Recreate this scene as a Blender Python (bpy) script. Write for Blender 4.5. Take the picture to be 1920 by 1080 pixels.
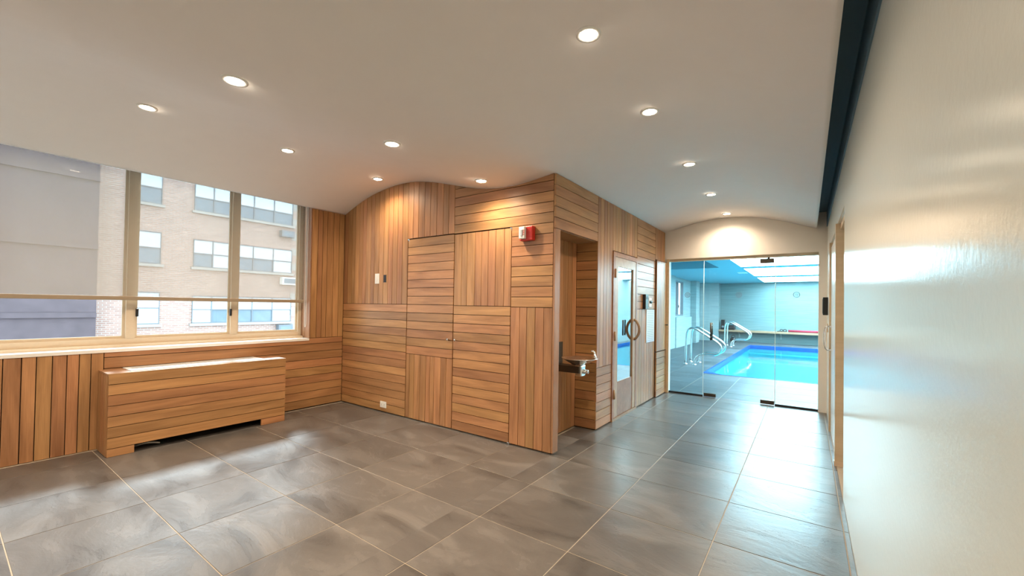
import bpy, bmesh, math, random
from mathutils import Vector, Matrix
import numpy as np
random.seed(7)
for o in list(bpy.data.objects): bpy.data.objects.remove(o)
SC = bpy.context.scene
COL = SC.collection

# ------------------------------------------------------------------ camera
CAM = (2.3574, -0.8669, 1.3644); YAW, PIT, ROL, FPX = 0.6198, 0.0139, 0.0157, 775.8
cy, sy, cp, sp = math.cos(YAW), math.sin(YAW), math.cos(PIT), math.sin(PIT)
fw = Vector((-sy*cp, cy*cp, sp)); rt = Vector((cy, sy, 0)); up = rt.cross(fw)
r2 = rt*math.cos(ROL)+up*math.sin(ROL); u2 = -rt*math.sin(ROL)+up*math.cos(ROL)
cd = bpy.data.cameras.new('camera'); cam = bpy.data.objects.new('camera', cd); COL.objects.link(cam)
cam.matrix_world = Matrix(((r2.x, u2.x, -fw.x, CAM[0]), (r2.y, u2.y, -fw.y, CAM[1]), (r2.z, u2.z, -fw.z, CAM[2]), (0, 0, 0, 1)))
cd.sensor_width = 36; cd.lens = FPX/1920*36; cd.shift_y = 23.03/1920; cd.clip_start = 0.02; cd.clip_end = 200
SC.camera = cam

# ------------------------------------------------------------------ world, exposure
W = bpy.data.worlds.new('overcast_sky'); SC.world = W; W.use_nodes = True
bg = W.node_tree.nodes['Background']; bg.inputs[0].default_value = (0.80, 0.90, 1.0, 1); bg.inputs[1].default_value = 4.0
SC.view_settings.view_transform = 'Standard'; SC.view_settings.look = 'None'
SC.view_settings.exposure = 0.66; SC.view_settings.gamma = 1.0; SC.view_settings.use_curve_mapping = False
SPOT_W = 60.0; SKYLIGHT = 13.0
sd_ = bpy.data.lights.new('sun', 'SUN'); sd_.energy = 5.0; sd_.angle = math.radians(9); sd_.color = (.86, .93, 1.0)
sun = bpy.data.objects.new('sun', sd_); COL.objects.link(sun)
sun.rotation_euler = Vector((.94*.737, -.34*.737, -.676)).to_track_quat('-Z', 'Y').to_euler(); sun.location = (-20, 8, 20)

# ------------------------------------------------------------------ materials
def new_mat(name):
    m = bpy.data.materials.new(name); m.use_nodes = True
    nt = m.node_tree; return m, nt, nt.nodes['Principled BSDF']
def N(nt, t, **kw):
    n = nt.nodes.new(t)
    for k, v in kw.items(): setattr(n, k, v)
    return n
def plain(name, col, rough=.5, metal=0, noise=0.0, nscale=40, bump=0.0, spec=.5, emit=None, es=0):
    m, nt, b = new_mat(name)
    b.inputs['Base Color'].default_value = (*col, 1); b.inputs['Roughness'].default_value = rough
    b.inputs['Metallic'].default_value = metal; b.inputs['Specular IOR Level'].default_value = spec
    if emit: b.inputs['Emission Color'].default_value = (*emit, 1); b.inputs['Emission Strength'].default_value = es
    tc = N(nt, 'ShaderNodeTexCoord'); nz = N(nt, 'ShaderNodeTexNoise'); nz.inputs['Scale'].default_value = nscale; nz.inputs['Detail'].default_value = 4
    nt.links.new(tc.outputs['Object'], nz.inputs['Vector'])
    if noise:
        mx = N(nt, 'ShaderNodeMix', data_type='RGBA', blend_type='MIX')
        mx.inputs[6].default_value = (*[c*(1-noise) for c in col], 1); mx.inputs[7].default_value = (*[min(1, c*(1+noise)) for c in col], 1)
        nt.links.new(nz.outputs['Fac'], mx.inputs[0]); nt.links.new(mx.outputs[2], b.inputs['Base Color'])
    if bump:
        bp = N(nt, 'ShaderNodeBump'); bp.inputs['Strength'].default_value = bump; bp.inputs['Distance'].default_value = .01
        nt.links.new(nz.outputs['Fac'], bp.inputs['Height']); nt.links.new(bp.outputs[0], b.inputs['Normal'])
    return m
def wood(name, dark, light, rough=.42, var=.28):
    m, nt, b = new_mat(name)
    tc = N(nt, 'ShaderNodeTexCoord'); oi = N(nt, 'ShaderNodeObjectInfo')
    mul = N(nt, 'ShaderNodeVectorMath', operation='SCALE'); mul.inputs[0].default_value = (37.0, 19.0, 11.0)
    add = N(nt, 'ShaderNodeVectorMath', operation='ADD')
    nt.links.new(oi.outputs['Random'], mul.inputs['Scale']); nt.links.new(tc.outputs['Object'], add.inputs[0]); nt.links.new(mul.outputs[0], add.inputs[1])
    def noise(sc, scale, det, dist):
        mp = N(nt, 'ShaderNodeMapping'); mp.inputs['Scale'].default_value = sc
        nz = N(nt, 'ShaderNodeTexNoise'); nz.inputs['Scale'].default_value = scale; nz.inputs['Detail'].default_value = det; nz.inputs['Distortion'].default_value = dist
        nt.links.new(add.outputs[0], mp.inputs[0]); nt.links.new(mp.outputs[0], nz.inputs['Vector']); return nz
    n1 = noise((.45, 4.5, 4.5), 3.0, 4, .7); n2 = noise((1.0, 45, 45), 4.0, 3, .1)
    mixf = N(nt, 'ShaderNodeMath', operation='MULTIPLY_ADD'); mixf.inputs[1].default_value = .3
    nt.links.new(n2.outputs['Fac'], mixf.inputs[0])
    sc1 = N(nt, 'ShaderNodeMath', operation='MULTIPLY'); sc1.inputs[1].default_value = .7
    nt.links.new(n1.outputs['Fac'], sc1.inputs[0]); nt.links.new(sc1.outputs[0], mixf.inputs[2])
    cr = N(nt, 'ShaderNodeValToRGB'); e = cr.color_ramp.elements
    e[0].position = .28; e[0].color = (*dark, 1); e[1].position = .72; e[1].color = (*light, 1)
    nt.links.new(mixf.outputs[0], cr.inputs[0])
    wn = N(nt, 'ShaderNodeTexWhiteNoise', noise_dimensions='1D'); nt.links.new(oi.outputs['Random'], wn.inputs['W'])
    mr = N(nt, 'ShaderNodeMapRange'); mr.inputs['To Min'].default_value = 1-var; mr.inputs['To Max'].default_value = 1+var*.8
    nt.links.new(wn.outputs['Value'], mr.inputs['Value'])
    hs = N(nt, 'ShaderNodeHueSaturation'); nt.links.new(mr.outputs[0], hs.inputs['Value']); nt.links.new(cr.outputs[0], hs.inputs['Color'])
    h2 = N(nt, 'ShaderNodeMapRange'); h2.inputs['To Min'].default_value = .494; h2.inputs['To Max'].default_value = .51
    nt.links.new(oi.outputs['Random'], h2.inputs['Value']); nt.links.new(h2.outputs[0], hs.inputs['Hue'])
    nt.links.new(hs.outputs[0], b.inputs['Base Color']); b.inputs['Roughness'].default_value = rough
    bp = N(nt, 'ShaderNodeBump'); bp.inputs['Strength'].default_value = .12; bp.inputs['Distance'].default_value = .004
    nt.links.new(n2.outputs['Fac'], bp.inputs['Height']); nt.links.new(bp.outputs[0], b.inputs['Normal'])
    return m
def slate(name, c0, c1, rough=(.3, .5), spec=.5):
    m, nt, b = new_mat(name); b.inputs['Specular IOR Level'].default_value = spec
    tc = N(nt, 'ShaderNodeTexCoord'); oi = N(nt, 'ShaderNodeObjectInfo')
    mul = N(nt, 'ShaderNodeVectorMath', operation='SCALE'); mul.inputs[0].default_value = (23.0, 41.0, 17.0)
    add = N(nt, 'ShaderNodeVectorMath', operation='ADD')
    nt.links.new(oi.outputs['Random'], mul.inputs['Scale']); nt.links.new(tc.outputs['Object'], add.inputs[0]); nt.links.new(mul.outputs[0], add.inputs[1])
    mp = N(nt, 'ShaderNodeMapping'); mp.inputs['Scale'].default_value = (1.0, 2.2, 1); mp.inputs['Rotation'].default_value = (0, 0, .5)
    nt.links.new(add.outputs[0], mp.inputs[0])
    n1 = N(nt, 'ShaderNodeTexNoise'); n1.inputs['Scale'].default_value = 1.6; n1.inputs['Detail'].default_value = 9; n1.inputs['Roughness'].default_value = .62; n1.inputs['Distortion'].default_value = .8
    nt.links.new(mp.outputs[0], n1.inputs['Vector'])
    n2 = N(nt, 'ShaderNodeTexNoise'); n2.inputs['Scale'].default_value = 60; n2.inputs['Detail'].default_value = 3
    nt.links.new(add.outputs[0], n2.inputs['Vector'])
    # cleft layers: stepped height
    st = N(nt, 'ShaderNodeValToRGB'); st.color_ramp.interpolation = 'CONSTANT'
    e = st.color_ramp.elements; e[0].position = 0; e[0].color = (0, 0, 0, 1); e[1].position = .56; e[1].color = (1, 1, 1, 1)
    el = st.color_ramp.elements.new(.40); el.color = (.5, .5, .5, 1)
    nt.links.new(n1.outputs['Fac'], st.inputs[0])
    cr = N(nt, 'ShaderNodeValToRGB'); e = cr.color_ramp.elements
    e[0].position = .32; e[0].color = (*c0, 1); e[1].position = .68; e[1].color = (*c1, 1)
    nt.links.new(n1.outputs['Fac'], cr.inputs[0])
    mr = N(nt, 'ShaderNodeMapRange'); mr.inputs['To Min'].default_value = .86; mr.inputs['To Max'].default_value = 1.14
    nt.links.new(oi.outputs['Random'], mr.inputs['Value'])
    ly = N(nt, 'ShaderNodeMapRange'); ly.inputs['To Min'].default_value = .90; ly.inputs['To Max'].default_value = 1.05; nt.links.new(st.outputs[0], ly.inputs['Value'])
    lm = N(nt, 'ShaderNodeMath', operation='MULTIPLY'); nt.links.new(mr.outputs[0], lm.inputs[0]); nt.links.new(ly.outputs[0], lm.inputs[1])
    hs = N(nt, 'ShaderNodeHueSaturation'); nt.links.new(lm.outputs[0], hs.inputs['Value']); nt.links.new(cr.outputs[0], hs.inputs['Color'])
    nt.links.new(hs.outputs[0], b.inputs['Base Color'])
    rr = N(nt, 'ShaderNodeMapRange'); rr.inputs['To Min'].default_value = rough[0]; rr.inputs['To Max'].default_value = rough[1]
    nt.links.new(n1.outputs['Fac'], rr.inputs['Value']); nt.links.new(rr.outputs[0], b.inputs['Roughness'])
    hadd = N(nt, 'ShaderNodeMath', operation='MULTIPLY_ADD'); hadd.inputs[1].default_value = .12
    nt.links.new(n2.outputs['Fac'], hadd.inputs[0]); nt.links.new(st.outputs[0], hadd.inputs[2])
    hb = N(nt, 'ShaderNodeMath', operation='MULTIPLY_ADD'); hb.inputs[1].default_value = 1.2
    nt.links.new(n1.outputs['Fac'], hb.inputs[0]); nt.links.new(hadd.outputs[0], hb.inputs[2])
    bp = N(nt, 'ShaderNodeBump'); bp.inputs['Strength'].default_value = .6; bp.inputs['Distance'].default_value = .006
    nt.links.new(hb.outputs[0], bp.inputs['Height']); nt.links.new(bp.outputs[0], b.inputs['Normal'])
    return m
def front_fresnel(nt, ior, dest, normal=None):
    # mirror share of the outer face only; a thin pane has no internal total reflection
    fr = N(nt, 'ShaderNodeFresnel'); fr.inputs[0].default_value = ior; ge = N(nt, 'ShaderNodeNewGeometry')
    if normal: nt.links.new(normal, fr.inputs['Normal'])
    iv = N(nt, 'ShaderNodeMath', operation='SUBTRACT'); iv.inputs[0].default_value = 1; nt.links.new(ge.outputs['Backfacing'], iv.inputs[1])
    mu = N(nt, 'ShaderNodeMath', operation='MULTIPLY'); nt.links.new(fr.outputs[0], mu.inputs[0]); nt.links.new(iv.outputs[0], mu.inputs[1]); nt.links.new(mu.outputs[0], dest)
def glassy(name, tint, refl=None, rough=0.0, ior=1.5):
    m = bpy.data.materials.new(name); m.use_nodes = True; nt = m.node_tree; nt.nodes.clear()
    out = N(nt, 'ShaderNodeOutputMaterial'); mx = N(nt, 'ShaderNodeMixShader')
    tr = N(nt, 'ShaderNodeBsdfTransparent'); tr.inputs[0].default_value = (*tint, 1)
    gl = N(nt, 'ShaderNodeBsdfGlossy'); gl.inputs['Roughness'].default_value = rough
    if refl is None:
        front_fresnel(nt, ior, mx.inputs[0])
    else: mx.inputs[0].default_value = refl
    nt.links.new(tr.outputs[0], mx.inputs[1]); nt.links.new(gl.outputs[0], mx.inputs[2]); nt.links.new(mx.outputs[0], out.inputs[0])
    return m
M = {}
M['wood'] = wood('sapele_wood', (.25, .112, .044), (.56, .285, .125), var=.2)
M['wood_edge'] = wood('sapele_edge', (.24, .11, .05), (.42, .22, .11), var=.1)
M['jamb'] = wood('oak_jamb', (.56, .42, .27), (.70, .54, .37), var=.08)
M['stile'] = wood('warm_oak_stile', (.36, .22, .125), (.50, .325, .20), var=.08)
M['rail'] = plain('bronze_beige_rail', (.33, .255, .175), .5, noise=.05)
M['bench'] = wood('bench_wood', (.25, .15, .09), (.38, .24, .15), var=.1)
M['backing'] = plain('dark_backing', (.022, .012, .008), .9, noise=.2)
M['slate'] = slate('slate_tile', (.080, .074, .069), (.146, .135, .125), (.22, .42))
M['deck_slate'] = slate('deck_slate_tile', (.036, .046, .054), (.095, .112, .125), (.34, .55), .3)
M['grout'] = plain('sand_grout', (.40, .34, .265), .9, noise=.12, nscale=90)
M['ceiling'] = plain('plaster_paint', (.84, .80, .78), .85, noise=.02, nscale=6, bump=.03)
M['cream'] = plain('cream_paint', (.88, .82, .75), .8, noise=.02, nscale=8)
M['slot'] = plain('blue_grey_slot', (.10, .18, .24), .8, noise=.05)  # even blue-grey colour for every face of the ceiling slot
M['white_door'] = plain('white_door_paint', (.78, .80, .78), .35, noise=.02)
M['trim_al'] = plain('beige_aluminium', (.62, .50, .36), .5, noise=.05)
M['steel'] = plain('stainless_steel', (.86, .86, .84), .24, 1, noise=.06, nscale=20)
M['chrome'] = plain('polished_chrome', (.85, .85, .85), .08, 1)
M['black'] = plain('black_plastic', (.012, .012, .014), .4, noise=.1)
M['bronze'] = plain('dark_bronze_metal', (.10, .085, .07), .4, .8, noise=.1)
M['white'] = plain('white_plastic', (.82, .80, .74), .4, noise=.02)
M['red'] = plain('red_enamel', (.55, .03, .02), .35, noise=.06)
M['maroon'] = plain('maroon_foam', (.30, .02, .05), .8, noise=.15)
M['sill'] = plain('white_stone_sill', (.82, .80, .76), .35, noise=.04)
M['lens'] = plain('lamp_lens', (1, .9, .75), .5, emit=(1, .86, .66), es=45)
M['trimring'] = plain('white_lamp_trim', (.8, .78, .74), .5, noise=.02)
M['skylight'] = plain('lit_skylight_panel', (.9, .95, 1), .6, emit=(.72, .92, 1.0), es=SKYLIGHT)
M['pool_paint'] = plain('cyan_pool_plaster', (.05, .40, .48), .7, noise=.05, nscale=3)
M['blue_tile'] = plain('cobalt_waterline_tile', (.006, .06, .26), .25, noise=.25, nscale=30)
M['pool_white'] = plain('pale_blue_paint', (.20, .44, .53), .8, noise=.03, nscale=5)
M['glass'] = glassy('clear_glass', (.90, .975, .985))
M['part_glass'] = glassy('pale_cyan_glass', (.86, .97, .985))
M['sauna_glass'] = glassy('mirrored_sauna_glass', (.30, .28, .26), .62, .02)
M['edge_glass'] = plain('bright_glass_edge', (.62, .90, .93), .2, noise=.05)
M['far_wall'] = None
def striated(name, c0, c1):
    m, nt, b = new_mat(name); tc = N(nt, 'ShaderNodeTexCoord'); mp = N(nt, 'ShaderNodeMapping'); mp.inputs['Scale'].default_value = (.5, .5, 14)
    nz = N(nt, 'ShaderNodeTexNoise'); nz.inputs['Scale'].default_value = 2.2; nz.inputs['Detail'].default_value = 5
    cr = N(nt, 'ShaderNodeValToRGB'); e = cr.color_ramp.elements; e[0].position = .3; e[0].color = (*c0, 1); e[1].position = .7; e[1].color = (*c1, 1)
    nt.links.new(tc.outputs['Object'], mp.inputs[0]); nt.links.new(mp.outputs[0], nz.inputs['Vector']); nt.links.new(nz.outputs['Fac'], cr.inputs[0]); nt.links.new(cr.outputs[0], b.inputs['Base Color'])
    b.inputs['Roughness'].default_value = .6; return m
M['far_wall'] = striated('striated_teal_tile', (.115, .185, .195), (.165, .245, .255))
M['pale_wall'] = striated('striated_pale_tile', (.25, .315, .32), (.32, .395, .40))
# glossy near wall: back-painted panels with faint orange-peel
m, nt, b = new_mat('glossy_white_panel'); b.inputs['Base Color'].default_value = (.85, .92, .87, 1); b.inputs['Roughness'].default_value = .2
tc = N(nt, 'ShaderNodeTexCoord'); nz = N(nt, 'ShaderNodeTexNoise'); nz.inputs['Scale'].default_value = 55; nz.inputs['Detail'].default_value = 3
bp = N(nt, 'ShaderNodeBump'); bp.inputs['Strength'].default_value = .10; bp.inputs['Distance'].default_value = .004
nt.links.new(tc.outputs['Object'], nz.inputs['Vector']); nt.links.new(nz.outputs['Fac'], bp.inputs['Height']); nt.links.new(bp.outputs[0], b.inputs['Normal'])
M['gloss_wall'] = m
# sheer blind cloth
m = bpy.data.materials.new('sheer_beige_cloth'); m.use_nodes = True; nt = m.node_tree; nt.nodes.clear()
out = N(nt, 'ShaderNodeOutputMaterial'); mx = N(nt, 'ShaderNodeMixShader'); mx2 = N(nt, 'ShaderNodeMixShader')
tr = N(nt, 'ShaderNodeBsdfTransparent'); df = N(nt, 'ShaderNodeBsdfDiffuse'); tl = N(nt, 'ShaderNodeBsdfTranslucent')
df.inputs[0].default_value = (.50, .40, .29, 1); tl.inputs[0].default_value = (.30, .235, .17, 1); mx2.inputs[0].default_value = .45
tc = N(nt, 'ShaderNodeTexCoord'); mp = N(nt, 'ShaderNodeMapping'); mp.inputs['Scale'].default_value = (1, 160, 40)
nz = N(nt, 'ShaderNodeTexNoise'); nz.inputs['Scale'].default_value = 3
mr = N(nt, 'ShaderNodeMapRange'); mr.inputs['To Min'].default_value = .32; mr.inputs['To Max'].default_value = .46
nt.links.new(tc.outputs['Object'], mp.inputs[0]); nt.links.new(mp.outputs[0], nz.inputs['Vector']); nt.links.new(nz.outputs['Fac'], mr.inputs['Value']); nt.links.new(mr.outputs[0], mx.inputs[0])
nt.links.new(df.outputs[0], mx2.inputs[1]); nt.links.new(tl.outputs[0], mx2.inputs[2]); nt.links.new(tr.outputs[0], mx.inputs[1]); nt.links.new(mx2.outputs[0], mx.inputs[2]); nt.links.new(mx.outputs[0], out.inputs[0])
M['blind'] = m
# water surface
m = bpy.data.materials.new('pool_water'); m.use_nodes = True; nt = m.node_tree; nt.nodes.clear()
out = N(nt, 'ShaderNodeOutputMaterial'); mx = N(nt, 'ShaderNodeMixShader'); tr = N(nt, 'ShaderNodeBsdfTransparent'); tr.inputs[0].default_value = (.78, .98, 1, 1)
gl = N(nt, 'ShaderNodeBsdfGlossy'); gl.inputs['Roughness'].default_value = .06
tc = N(nt, 'ShaderNodeTexCoord'); nz = N(nt, 'ShaderNodeTexNoise'); nz.inputs['Scale'].default_value = 2.2; bp = N(nt, 'ShaderNodeBump'); bp.inputs['Strength'].default_value = .06; bp.inputs['Distance'].default_value = .03
nt.links.new(tc.outputs['Object'], nz.inputs['Vector']); nt.links.new(nz.outputs['Fac'], bp.inputs['Height']); nt.links.new(bp.outputs[0], gl.inputs['Normal']); front_fresnel(nt, 1.33, mx.inputs[0], bp.outputs[0])
nt.links.new(tr.outputs[0], mx.inputs[1]); nt.links.new(gl.outputs[0], mx.inputs[2]); nt.links.new(mx.outputs[0], out.inputs[0])
M['water'] = m
# brick facade
m, nt, b = new_mat('pink_brick'); tc = N(nt, 'ShaderNodeTexCoord'); mp = N(nt, 'ShaderNodeMapping'); mp.inputs['Rotation'].default_value = (math.radians(90), 0, math.radians(90))
br = N(nt, 'ShaderNodeTexBrick'); br.inputs['Color1'].default_value = (.42, .255, .205, 1); br.inputs['Color2'].default_value = (.32, .19, .155, 1); br.inputs['Mortar'].default_value = (.45, .40, .37, 1)
br.inputs['Scale'].default_value = 1.0; br.inputs['Brick Width'].default_value = .26; br.inputs['Row Height'].default_value = .09; br.inputs['Mortar Size'].default_value = .012
sx = N(nt, 'ShaderNodeSeparateXYZ'); cx = N(nt, 'ShaderNodeCombineXYZ')
nt.links.new(tc.outputs['Object'], sx.inputs[0]); nt.links.new(sx.outputs['Y'], cx.inputs['X']); nt.links.new(sx.outputs['Z'], cx.inputs['Y']); nt.links.new(cx.outputs[0], br.inputs['Vector'])
nt.links.new(br.outputs['Color'], b.inputs['Base Color']); b.inputs['Roughness'].default_value = .9
M['brick'] = m
M['dark_brick'] = plain('dark_plum_brick', (.10, .075, .085), .9, noise=.3, nscale=3)
M['bld_frame'] = plain('grey_window_frame', (.15, .17, .19), .6, noise=.05)
M['sky_white'] = plain('sky_reflection_white', (.58, .61, .64), .5, noise=.03)  # sky reflection painted as flat white on the far window panes
M['pane_grey'] = plain('grey_window_pane', (.15, .20, .24), .15, noise=.2, nscale=2)
M['stone'] = plain('pale_stone', (.38, .35, .32), .8, noise=.05)
M['asphalt'] = plain('asphalt', (.12, .12, .12), .9, noise=.2)
m, nt, b = new_mat('printed_notice'); tc = N(nt, 'ShaderNodeTexCoord'); sx = N(nt, 'ShaderNodeSeparateXYZ'); nt.links.new(tc.outputs['Object'], sx.inputs[0])
mm = N(nt, 'ShaderNodeMath', operation='MULTIPLY'); mm.inputs[1].default_value = 38; nt.links.new(sx.outputs['Z'], mm.inputs[0])
fr = N(nt, 'ShaderNodeMath', operation='FRACT'); nt.links.new(mm.outputs[0], fr.inputs[0])
gt = N(nt, 'ShaderNodeMath', operation='GREATER_THAN'); gt.inputs[1].default_value = .72; nt.links.new(fr.outputs[0], gt.inputs[0])
ab = N(nt, 'ShaderNodeMath', operation='ABSOLUTE'); nt.links.new(sx.outputs['Y'], ab.inputs[0])
lt = N(nt, 'ShaderNodeMath', operation='LESS_THAN'); lt.inputs[1].default_value = .15; nt.links.new(ab.outputs[0], lt.inputs[0])
mu = N(nt, 'ShaderNodeMath', operation='MULTIPLY'); nt.links.new(gt.outputs[0], mu.inputs[0]); nt.links.new(lt.outputs[0], mu.inputs[1])
mc = N(nt, 'ShaderNodeMix', data_type='RGBA'); mc.inputs[6].default_value = (.74, .80, .80, 1); mc.inputs[7].default_value = (.42, .50, .52, 1)
nt.links.new(mu.outputs[0], mc.inputs[0]); nt.links.new(mc.outputs[2], b.inputs['Base Color']); b.inputs['Roughness'].default_value = .08
M['notice'] = m

# ------------------------------------------------------------------ helpers
CACHE = {}
WM = {}   # world matrix of every object built
def adopt(o, parent, mw):
    WM[o.name] = mw
    if parent: o.parent = parent; o.matrix_parent_inverse = WM[parent.name].inverted()
def link(name, me, mat, parent=None, loc=(0, 0, 0)):
    if mat and not me.materials: me.materials.append(M[mat] if isinstance(mat, str) else mat)
    o = bpy.data.objects.new(name, me); COL.objects.link(o); o.location = loc
    adopt(o, parent, Matrix.Translation(loc)); return o
def tag(o, label, cat, group=None, kind=None):
    o['label'] = label; o['category'] = cat
    if group: o['group'] = group
    if kind: o['kind'] = kind
    return o
def empty(name, loc=(0, 0, 0)):
    o = bpy.data.objects.new(name, None); COL.objects.link(o); o.location = loc; o.empty_display_size = .1
    WM[o.name] = Matrix.Translation(loc); return o
def box_mesh(dx, dy, dz, mat, bev=0):
    k = (round(dx, 4), round(dy, 4), round(dz, 4), mat, bev)
    if k in CACHE: return CACHE[k]
    bm = bmesh.new(); bmesh.ops.create_cube(bm, size=1.0)
    for v in bm.verts: v.co.x *= dx; v.co.y *= dy; v.co.z *= dz
    if bev: bmesh.ops.bevel(bm, geom=list(bm.edges), offset=bev, segments=2, affect='EDGES', profile=.5)
    me = bpy.data.meshes.new('box'); bm.to_mesh(me); bm.free(); me.materials.append(M[mat]); CACHE[k] = me; return me
def box(name, a, b, mat, parent=None, bev=0):
    d = [abs(b[i]-a[i]) for i in range(3)]; c = [(a[i]+b[i])/2 for i in range(3)]
    return link(name, box_mesh(*d, mat, bev), None, parent, c)
def boxes(name, lst, mat, parent=None, origin=None):
    """several boxes forming ONE piece (a frame, a wall round an opening)"""
    vs, fs = [], []
    c = origin or [sum((p[0][i]+p[1][i])/2 for p in lst)/len(lst) for i in range(3)]
    for a, b in lst:
        n = len(vs); x0, x1 = sorted((a[0], b[0])); y0, y1 = sorted((a[1], b[1])); z0, z1 = sorted((a[2], b[2]))
        vs += [(x-c[0], y-c[1], z-c[2]) for z in (z0, z1) for (x, y) in ((x0, y0), (x1, y0), (x1, y1), (x0, y1))]
        fs += [tuple(n+i for i in f) for f in ((3, 2, 1, 0), (4, 5, 6, 7), (0, 1, 5, 4), (1, 2, 6, 5), (2, 3, 7, 6), (3, 0, 4, 7))]
    me = bpy.data.meshes.new(name); me.from_pydata(vs, [], fs); return link(name, me, mat, parent, c)
def smooth(o, on=True):
    for p in o.data.polygons: p.use_smooth = on
    return o
def tube(name, pts, r, mat, parent=None, seg=10, fill=0, cap=True):
    P = [Vector(p) for p in pts]
    for _ in range(fill):   # Chaikin corner rounding
        Q = [P[0]]
        for a, b in zip(P[:-1], P[1:]): Q += [a*.75+b*.25, a*.25+b*.75]
        P = Q+[P[-1]]
    c = P[0].copy(); bm = bmesh.new(); rings = []
    t = (P[1]-P[0]).normalized(); ref = Vector((0, 0, 1)) if abs(t.z) < .9 else Vector((0, 1, 0)); n = t.cross(ref).normalized()
    for i, p in enumerate(P):
        t = (P[min(i+1, len(P)-1)]-P[max(i-1, 0)]).normalized(); n = (n-t*n.dot(t)).normalized(); bb = t.cross(n)
        rings.append([bm.verts.new(p-c+(n*math.cos(2*math.pi*k/seg)+bb*math.sin(2*math.pi*k/seg))*r) for k in range(seg)])
    for A, B in zip(rings[:-1], rings[1:]):
        for k in range(seg): bm.faces.new((A[k], A[(k+1) % seg], B[(k+1) % seg], B[k]))
    if cap: bm.faces.new(rings[0][::-1]); bm.faces.new(rings[-1])
    bmesh.ops.recalc_face_normals(bm, faces=bm.faces)
    me = bpy.data.meshes.new(name); bm.to_mesh(me); bm.free()
    return smooth(link(name, me, mat, parent, c))
def lathe(name, prof, loc, mat, parent=None, seg=40, axis='z'):
    bm = bmesh.new(); rings = []
    for r, z in prof:
        ring = []
        for k in range(seg):
            a = 2*math.pi*k/seg; x, y = r*math.cos(a), r*math.sin(a)
            co = {'z': (x, y, z), 'x': (z, x, y), 'y': (x, -z, y)}[axis]
            ring.append(bm.verts.new(co))
        rings.append(ring)
    for A, B in zip(rings[:-1], rings[1:]):
        for k in range(seg): bm.faces.new((A[k], A[(k+1) % seg], B[(k+1) % seg], B[k]))
    if prof[0][0] > 1e-5: bm.faces.new(rings[0][::-1])
    if prof[-1][0] > 1e-5: bm.faces.new(rings[-1])
    bmesh.ops.remove_doubles(bm, verts=bm.verts, dist=1e-6); bmesh.ops.recalc_face_normals(bm, faces=bm.faces)
    me = bpy.data.meshes.new(name); bm.to_mesh(me); bm.free(); return smooth(link(name, me, mat, parent, loc))
def prism(name, poly, axis, t, loc, mat, parent=None):
    """polygon (u,v) extruded by t; axis 'x': (u,v)=(y,z); 'y': (x,z); 'z': (x,y)"""
    def P(u, v, w): return {'x': (w, u, v), 'y': (u, w, v), 'z': (u, v, w)}[axis]
    n = len(poly); vs = [P(u, v, 0) for u, v in poly]+[P(u, v, t) for u, v in poly]
    fs = [tuple(range(n))[::-1], tuple(range(n, 2*n))]+[(i, (i+1) % n, n+(i+1) % n, n+i) for i in range(n)]
    me = bpy.data.meshes.new(name); me.from_pydata(vs, [], fs)
    bm = bmesh.new(); bm.from_mesh(me); bmesh.ops.recalc_face_normals(bm, faces=bm.faces); bm.to_mesh(me); bm.free()
    return link(name, me, mat, parent, loc)
def text(name, s, size, mat, parent, mw):
    cu = bpy.data.curves.new(name, 'FONT'); cu.body = s; cu.size = size; cu.extrude = .0006; cu.align_x = 'CENTER'; cu.align_y = 'CENTER'
    tmp = bpy.data.objects.new('tmp_text', cu); COL.objects.link(tmp)
    me = bpy.data.meshes.new_from_object(tmp.evaluated_get(bpy.context.evaluated_depsgraph_get()))
    bpy.data.objects.remove(tmp); me.materials.clear(); o = link(name, me, mat); o.matrix_world = mw; adopt(o, parent, mw); return o

# ceiling wave (height across the room)
PXs = [-2.91, -2.72, -2.53, -2.31, -2.08, -1.88, -1.66, -1.45, -1.16, -.98, -.82, -.67, -.55, -.35, -.2, -.09, .05, .16, .28, .46, .64, .84, 1.04, 1.24, 1.44, 1.59, 1.74, 1.89, 2.04, 2.2, 2.33, 2.46]
PZs = [2.600, 2.672, 2.735, 2.791, 2.827, 2.845, 2.849, 2.835, 2.78, 2.733, 2.689, 2.647, 2.615, 2.578, 2.561, 2.556, 2.56, 2.57, 2.585, 2.608, 2.65, 2.70, 2.733, 2.752, 2.75, 2.738, 2.715, 2.68, 2.636, 2.578, 2.529, 2.482]
_gx = np.linspace(-2.91, 2.46, 181); _gz = np.interp(_gx, PXs, PZs)
for _ in range(3): _gz[2:-2] = (_gz[:-4]+_gz[1:-3]*2+_gz[2:-2]*3+_gz[3:-1]*2+_gz[4:])/9
def ceil_z(x): return float(np.interp(x, _gx, _gz))

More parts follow.
